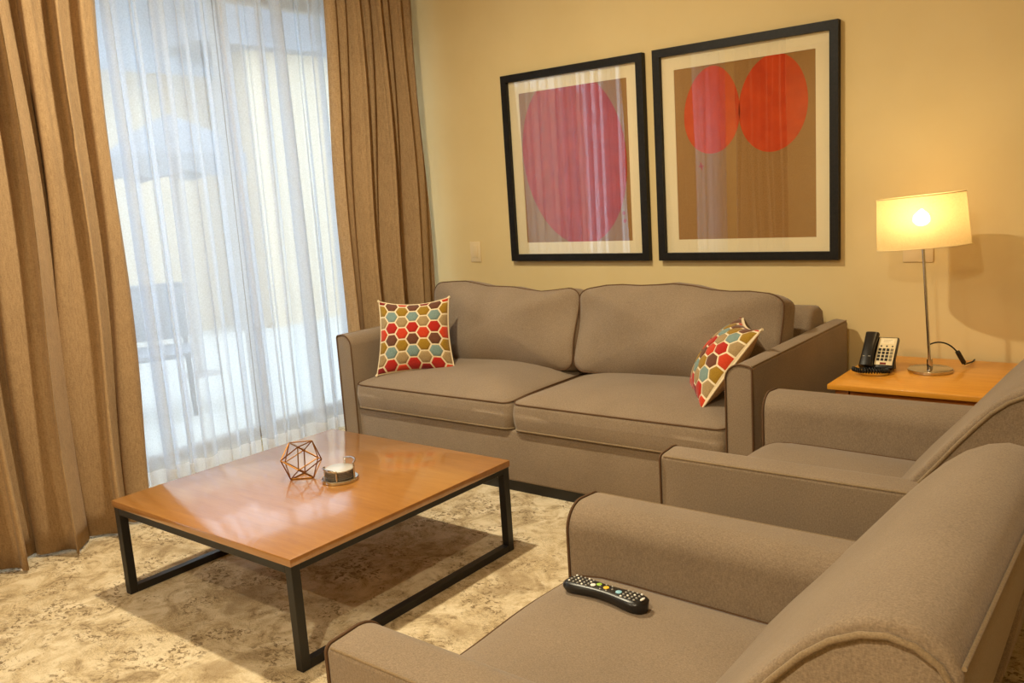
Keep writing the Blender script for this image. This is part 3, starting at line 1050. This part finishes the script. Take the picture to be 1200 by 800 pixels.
# handset lying in its cradle on the left of the body
hs = []
for k in range(15):
    t = k / 14
    d = 0.009 + 0.010 * math.sin(PI * t)
    hs.append((t, d))
vs, fs = [], []
for (t, d) in hs:
    wid = 0.029 - 0.004 * math.sin(PI * t)
    thk = 0.017 - 0.004 * math.sin(PI * t)
    for k in range(12):
        a = 2 * PI * k / 12
        cx_, cd = math.cos(a), math.sin(a)
        cx_ = math.copysign(abs(cx_) ** 0.55, cx_)
        cd = math.copysign(abs(cd) ** 0.55, cd)
        vs.append(face(-0.042 + wid * cx_, -0.006 + 0.168 * t, d + thk * cd))
for i in range(len(hs) - 1):
    for k in range(12):
        k2 = (k + 1) % 12
        fs.append((i * 12 + k, i * 12 + k2, (i + 1) * 12 + k2, (i + 1) * 12 + k))
fs.append(tuple(range(12)))
fs.append(tuple((len(hs) - 1) * 12 + k for k in range(12)))
hsob = pyd('handset', vs, fs, MT['black_plastic'], ph, True, 0.9)
slab('printed_line', -0.058, -0.026, 0.034, 0.037, 0.0285, 0.0298, plain('silver_print', rgb(150, 146, 136), 0.4), hsob)
# coiled cord loop in front of the phone
path = []
for k in range(61):
    t = k / 60
    a = PI * 0.92 - t * PI * 1.75
    path.append(Vector((-0.012 + 0.066 * math.cos(a), -0.034 - 0.042 * math.sin(a - 0.35) * (1 if True else 0) - 0.01, 0.0115 + 0.014 * (1 - t))))
coil = []
turns = 34
nn = 340
for k in range(nn + 1):
    t = k / nn * 60
    i = min(59, int(t))
    q = path[i].lerp(path[i + 1], t - i)
    d = (path[min(60, i + 1)] - path[i]).normalized()
    s1 = Vector((0, 0, 1))
    s2 = d.cross(s1).normalized()
    a = 2 * PI * turns * k / nn
    coil.append(q + (s1 * math.cos(a) + s2 * math.sin(a)) * 0.0075)
tube('coiled_cord', coil, 0.0034, MT['black_rubber'], ph, False, 5)

# ------------------------------------------------------------------ remote control
rm = thing('remote_control', 'black peanut-shaped remote control on the near armchair seat', 'remote', (-0.948, 1.447, 0.454), math.radians(-5))
rm.scale = (1.0, 1.12, 1.12)
NL, NW = 28, 16
vs, fs = [], []
for i in range(NL + 1):
    t = i / NL
    s_ = 2 * t - 1
    x = 0.108 * s_
    cap = max(0.0, 1 - abs(s_) ** 6) ** 0.5
    wdt = (0.0235 + 0.0045 * math.cos(2 * PI * s_ * 0.95)) * cap * -1
    wdt = (0.0215 - 0.0035 * math.cos(2 * PI * s_ * 0.5) + 0.004 * s_ * s_) * cap + 0.0005
    zb_ = -0.013 + 0.006 * math.cos(PI * s_) * 0.6
    zt_ = 0.012 + 0.002 * s_
    for k in range(NW):
        a = 2 * PI * k / NW
        cy_, cz_ = math.cos(a), math.sin(a)
        cy_ = math.copysign(abs(cy_) ** 0.6, cy_)
        cz_ = math.copysign(abs(cz_) ** 0.5, cz_)
        z = (zt_ + zb_) / 2 + (zt_ - zb_) / 2 * cz_ * (0.4 + 0.6 * cap)
        vs.append((x, wdt * cy_ * (1 if cz_ > 0 else 0.85), z))
for i in range(NL):
    for k in range(NW):
        k2 = (k + 1) % NW
        fs.append((i * NW + k, i * NW + k2, (i + 1) * NW + k2, (i + 1) * NW + k))
fs.append(tuple(range(NW)))
fs.append(tuple(NL * NW + k for k in range(NW)))
pyd('body', vs, fs, MT['black_plastic'], rm, True, 0.9)
MT['btn_grey'] = plain('grey_button', rgb(150, 146, 138), 0.5)
MT['btn_white'] = plain('white_button', rgb(226, 222, 212), 0.5)
MT['btn_green'] = plain('green_button', rgb(150, 190, 60), 0.5)
MT['btn_yellow'] = plain('yellow_button', rgb(226, 180, 40), 0.5)
MT['btn_blue'] = plain('blue_button', rgb(140, 190, 208), 0.5)
def button(x, y, rx, ry, mk, h=0.0022):
    n = 10
    zt_ = 0.0115 + 0.002 * x / 0.108
    vs = [(x + rx * s * math.cos(2 * PI * k / n), y + ry * s * math.sin(2 * PI * k / n), zt_ + z) for s, z in ((1, 0), (1, h * 0.7), (0.7, h)) for k in range(n)]
    fs = [tuple(range(n)), tuple(range(2 * n, 3 * n))] + [(j * n + k, j * n + (k + 1) % n, (j + 1) * n + (k + 1) % n, (j + 1) * n + k) for j in range(2) for k in range(n)]
    pyd('button', vs, fs, MT[mk], rm, True, 0.9)
for i in range(5):
    for j in range(4):
        button(-0.086 + i * 0.0115, -0.0125 + j * 0.0083, 0.0026, 0.002, 'btn_grey' if (i + j) % 3 else 'btn_white')
button(-0.028, -0.004, 0.006, 0.0055, 'btn_white')
button(-0.018, 0.004, 0.006, 0.0055, 'btn_green')
button(0.004, 0.0, 0.0065, 0.006, 'btn_yellow')
button(0.038, -0.002, 0.007, 0.006, 'btn_blue')
for a in range(6):
    button(0.004 + 0.016 * math.cos(a * PI / 3), 0.012 * math.sin(a * PI / 3), 0.0022, 0.0018, 'btn_grey')
for i in range(4):
    for j in range(4):
        button(0.052 + i * 0.011, -0.013 + j * 0.0087, 0.0027, 0.002, 'btn_white' if (i * 3 + j) % 4 == 0 else 'btn_grey')
button(0.098, -0.002, 0.003, 0.007, 'btn_white')

# ------------------------------------------------------------------ ceiling downlights: one above the table, two added for fill
def downlight(label, x, y, power):
    o = thing('downlight', label, 'ceiling light', (x, y, ZC), 0, 'recessed ceiling downlights')
    lathe('trim_ring', [(0.058, -0.001), (0.075, -0.001), (0.075, -0.006), (0.058, -0.010)], MT['trim'], o, 32)
    lathe('diffuser', [(0.055, -0.0105), (0.055, -0.012), (0.02, -0.0125)], MT['diffuser'], o, 24)
    l = bpy.data.lights.new('downlight_beam', 'AREA')
    l.shape = 'DISK'
    l.size = 0.10
    l.energy = power
    l.color = (1.0, 0.88, 0.62)
    ob = bpy.data.objects.new('downlight_beam', l)
    C.objects.link(ob)
    ob.parent = o
    ob.location = (0, 0, -0.02)
downlight('recessed ceiling downlight above the coffee table', -2.30, 1.86, DOWN_W)
downlight('added unseen fill downlight over the near side of the near armchair', -0.55, -0.35, DOWN_W * 0.8)  # fill light added out of view to brighten the armchairs
downlight('added unseen fill downlight at the front of the room', -2.30, -1.5, DOWN_W * 0.7)  # out-of-view fill, added to lift the ambient and soften the table's shadow

# ------------------------------------------------------------------ the patio outside
def stucco(name, a, b):
    m, nt, p = new_mat(name)
    f = noise_tex(nt, coords(nt), 40, 5, 0.65)
    nt.links.new(ramp(nt, f, [(0.3, a), (0.7, b)]), p.inputs['Base Color'])
    p.inputs['Roughness'].default_value = 0.9
    bump(nt, p, f, 0.4, 0.01)
    return m
MT['stucco'] = stucco('beige_stucco', rgb(196, 172, 136), rgb(226, 204, 170))
MT['paving'] = stucco('pale_paving', rgb(206, 202, 194), rgb(228, 224, 216))
MT['grey_canvas'] = plain('grey_canvas', rgb(122, 124, 132), 0.8)
MT['slate'] = stucco('blue_grey_roof', rgb(92, 104, 118), rgb(124, 136, 148))
gnd = struct(box('patio_floor', (-14, -6, -0.12), (XW - 0.16, 14, -0.05), MT['paving']))
struct(box('garden_wall', (-9.2, -6, -0.05), (-9.0, 13, 3.0), MT['stucco']))
nb = thing('neighbour_house', 'beige stucco house wall with a grey soffit beyond the sheer curtain', 'house', (-8.2, 5.98, -0.05))
box('wall', (-0.5, 0, 0), (0.0, 7, 3.05), MT['stucco'], nb)
box('soffit', (-0.5, -0.75, 3.05), (0.25, 7, 4.4), MT['grey_canvas'], nb)
rf = thing('patio_roof', 'blue-grey sloping patio roof beyond the sheer curtain', 'roof', (-8.4, 2.0, 2.72))
pyd('roof_slab', [(0, -4, 0), (0, 3.85, 0), (-2.5, 3.85, 2.4), (-2.5, -4, 2.4), (0, -4, 0.1), (0, 3.85, 0.1), (-2.5, 3.85, 2.5), (-2.5, -4, 2.5)],
    [(0, 1, 2, 3), (4, 5, 6, 7), (0, 1, 5, 4), (1, 2, 6, 5), (2, 3, 7, 6), (3, 0, 4, 7)], MT['slate'], rf, False)
for y in (-3.8, 0.0, 3.7):
    box('post', (-0.12, y, -2.77), (0.0, y + 0.12, 0.0), MT['door_frame'], rf)
um = thing('patio_umbrella', 'grey patio umbrella beyond the sheer curtain', 'umbrella', (-6.6, 4.0, -0.12))
tube('pole', [(0, 0, 0), (0, 0, 2.2)], 0.022, MT['door_frame'], um)
lathe('base', [(0.25, 0), (0.25, 0.06), (0.05, 0.09)], MT['door_frame'], um, 24)
vs, fs = [], []
for j, (r, z) in enumerate(((0.02, 2.22), (0.32, 2.08), (0.58, 1.88), (0.58, 1.70))):
    for k in range(16):
        a = 2 * PI * k / 16
        sc_ = 1 if k % 2 == 0 else 0.95
        vs.append((r * sc_ * math.cos(a), r * sc_ * math.sin(a), z + (0.05 if (k % 2 and j == 3) else 0)))
for j in range(3):
    for k in range(16):
        k2 = (k + 1) % 16
        fs.append((j * 16 + k, j * 16 + k2, (j + 1) * 16 + k2, (j + 1) * 16 + k))
cn = pyd('canopy', vs, fs, MT['grey_canvas'], um, False)
cn.modifiers.new('thick', 'SOLIDIFY').thickness = 0.006
pc = thing('patio_chair', 'dark patio chair standing outside behind the sheer curtain', 'chair', (-5.6, 3.05, -0.05), math.radians(60))
box('seat', (-0.25, -0.25, 0.40), (0.25, 0.25, 0.44), MT['grey_canvas'], pc, 0.01)
box('backrest', (-0.25, 0.21, 0.48), (0.25, 0.25, 0.88), MT['grey_canvas'], pc, 0.01)
for x in (-0.24, 0.21):
    box('leg', (x, -0.24, 0), (x + 0.03, -0.21, 0.40), MT['black_metal'], pc)
    box('leg', (x, 0.22, 0), (x + 0.03, 0.25, 0.48), MT['black_metal'], pc)
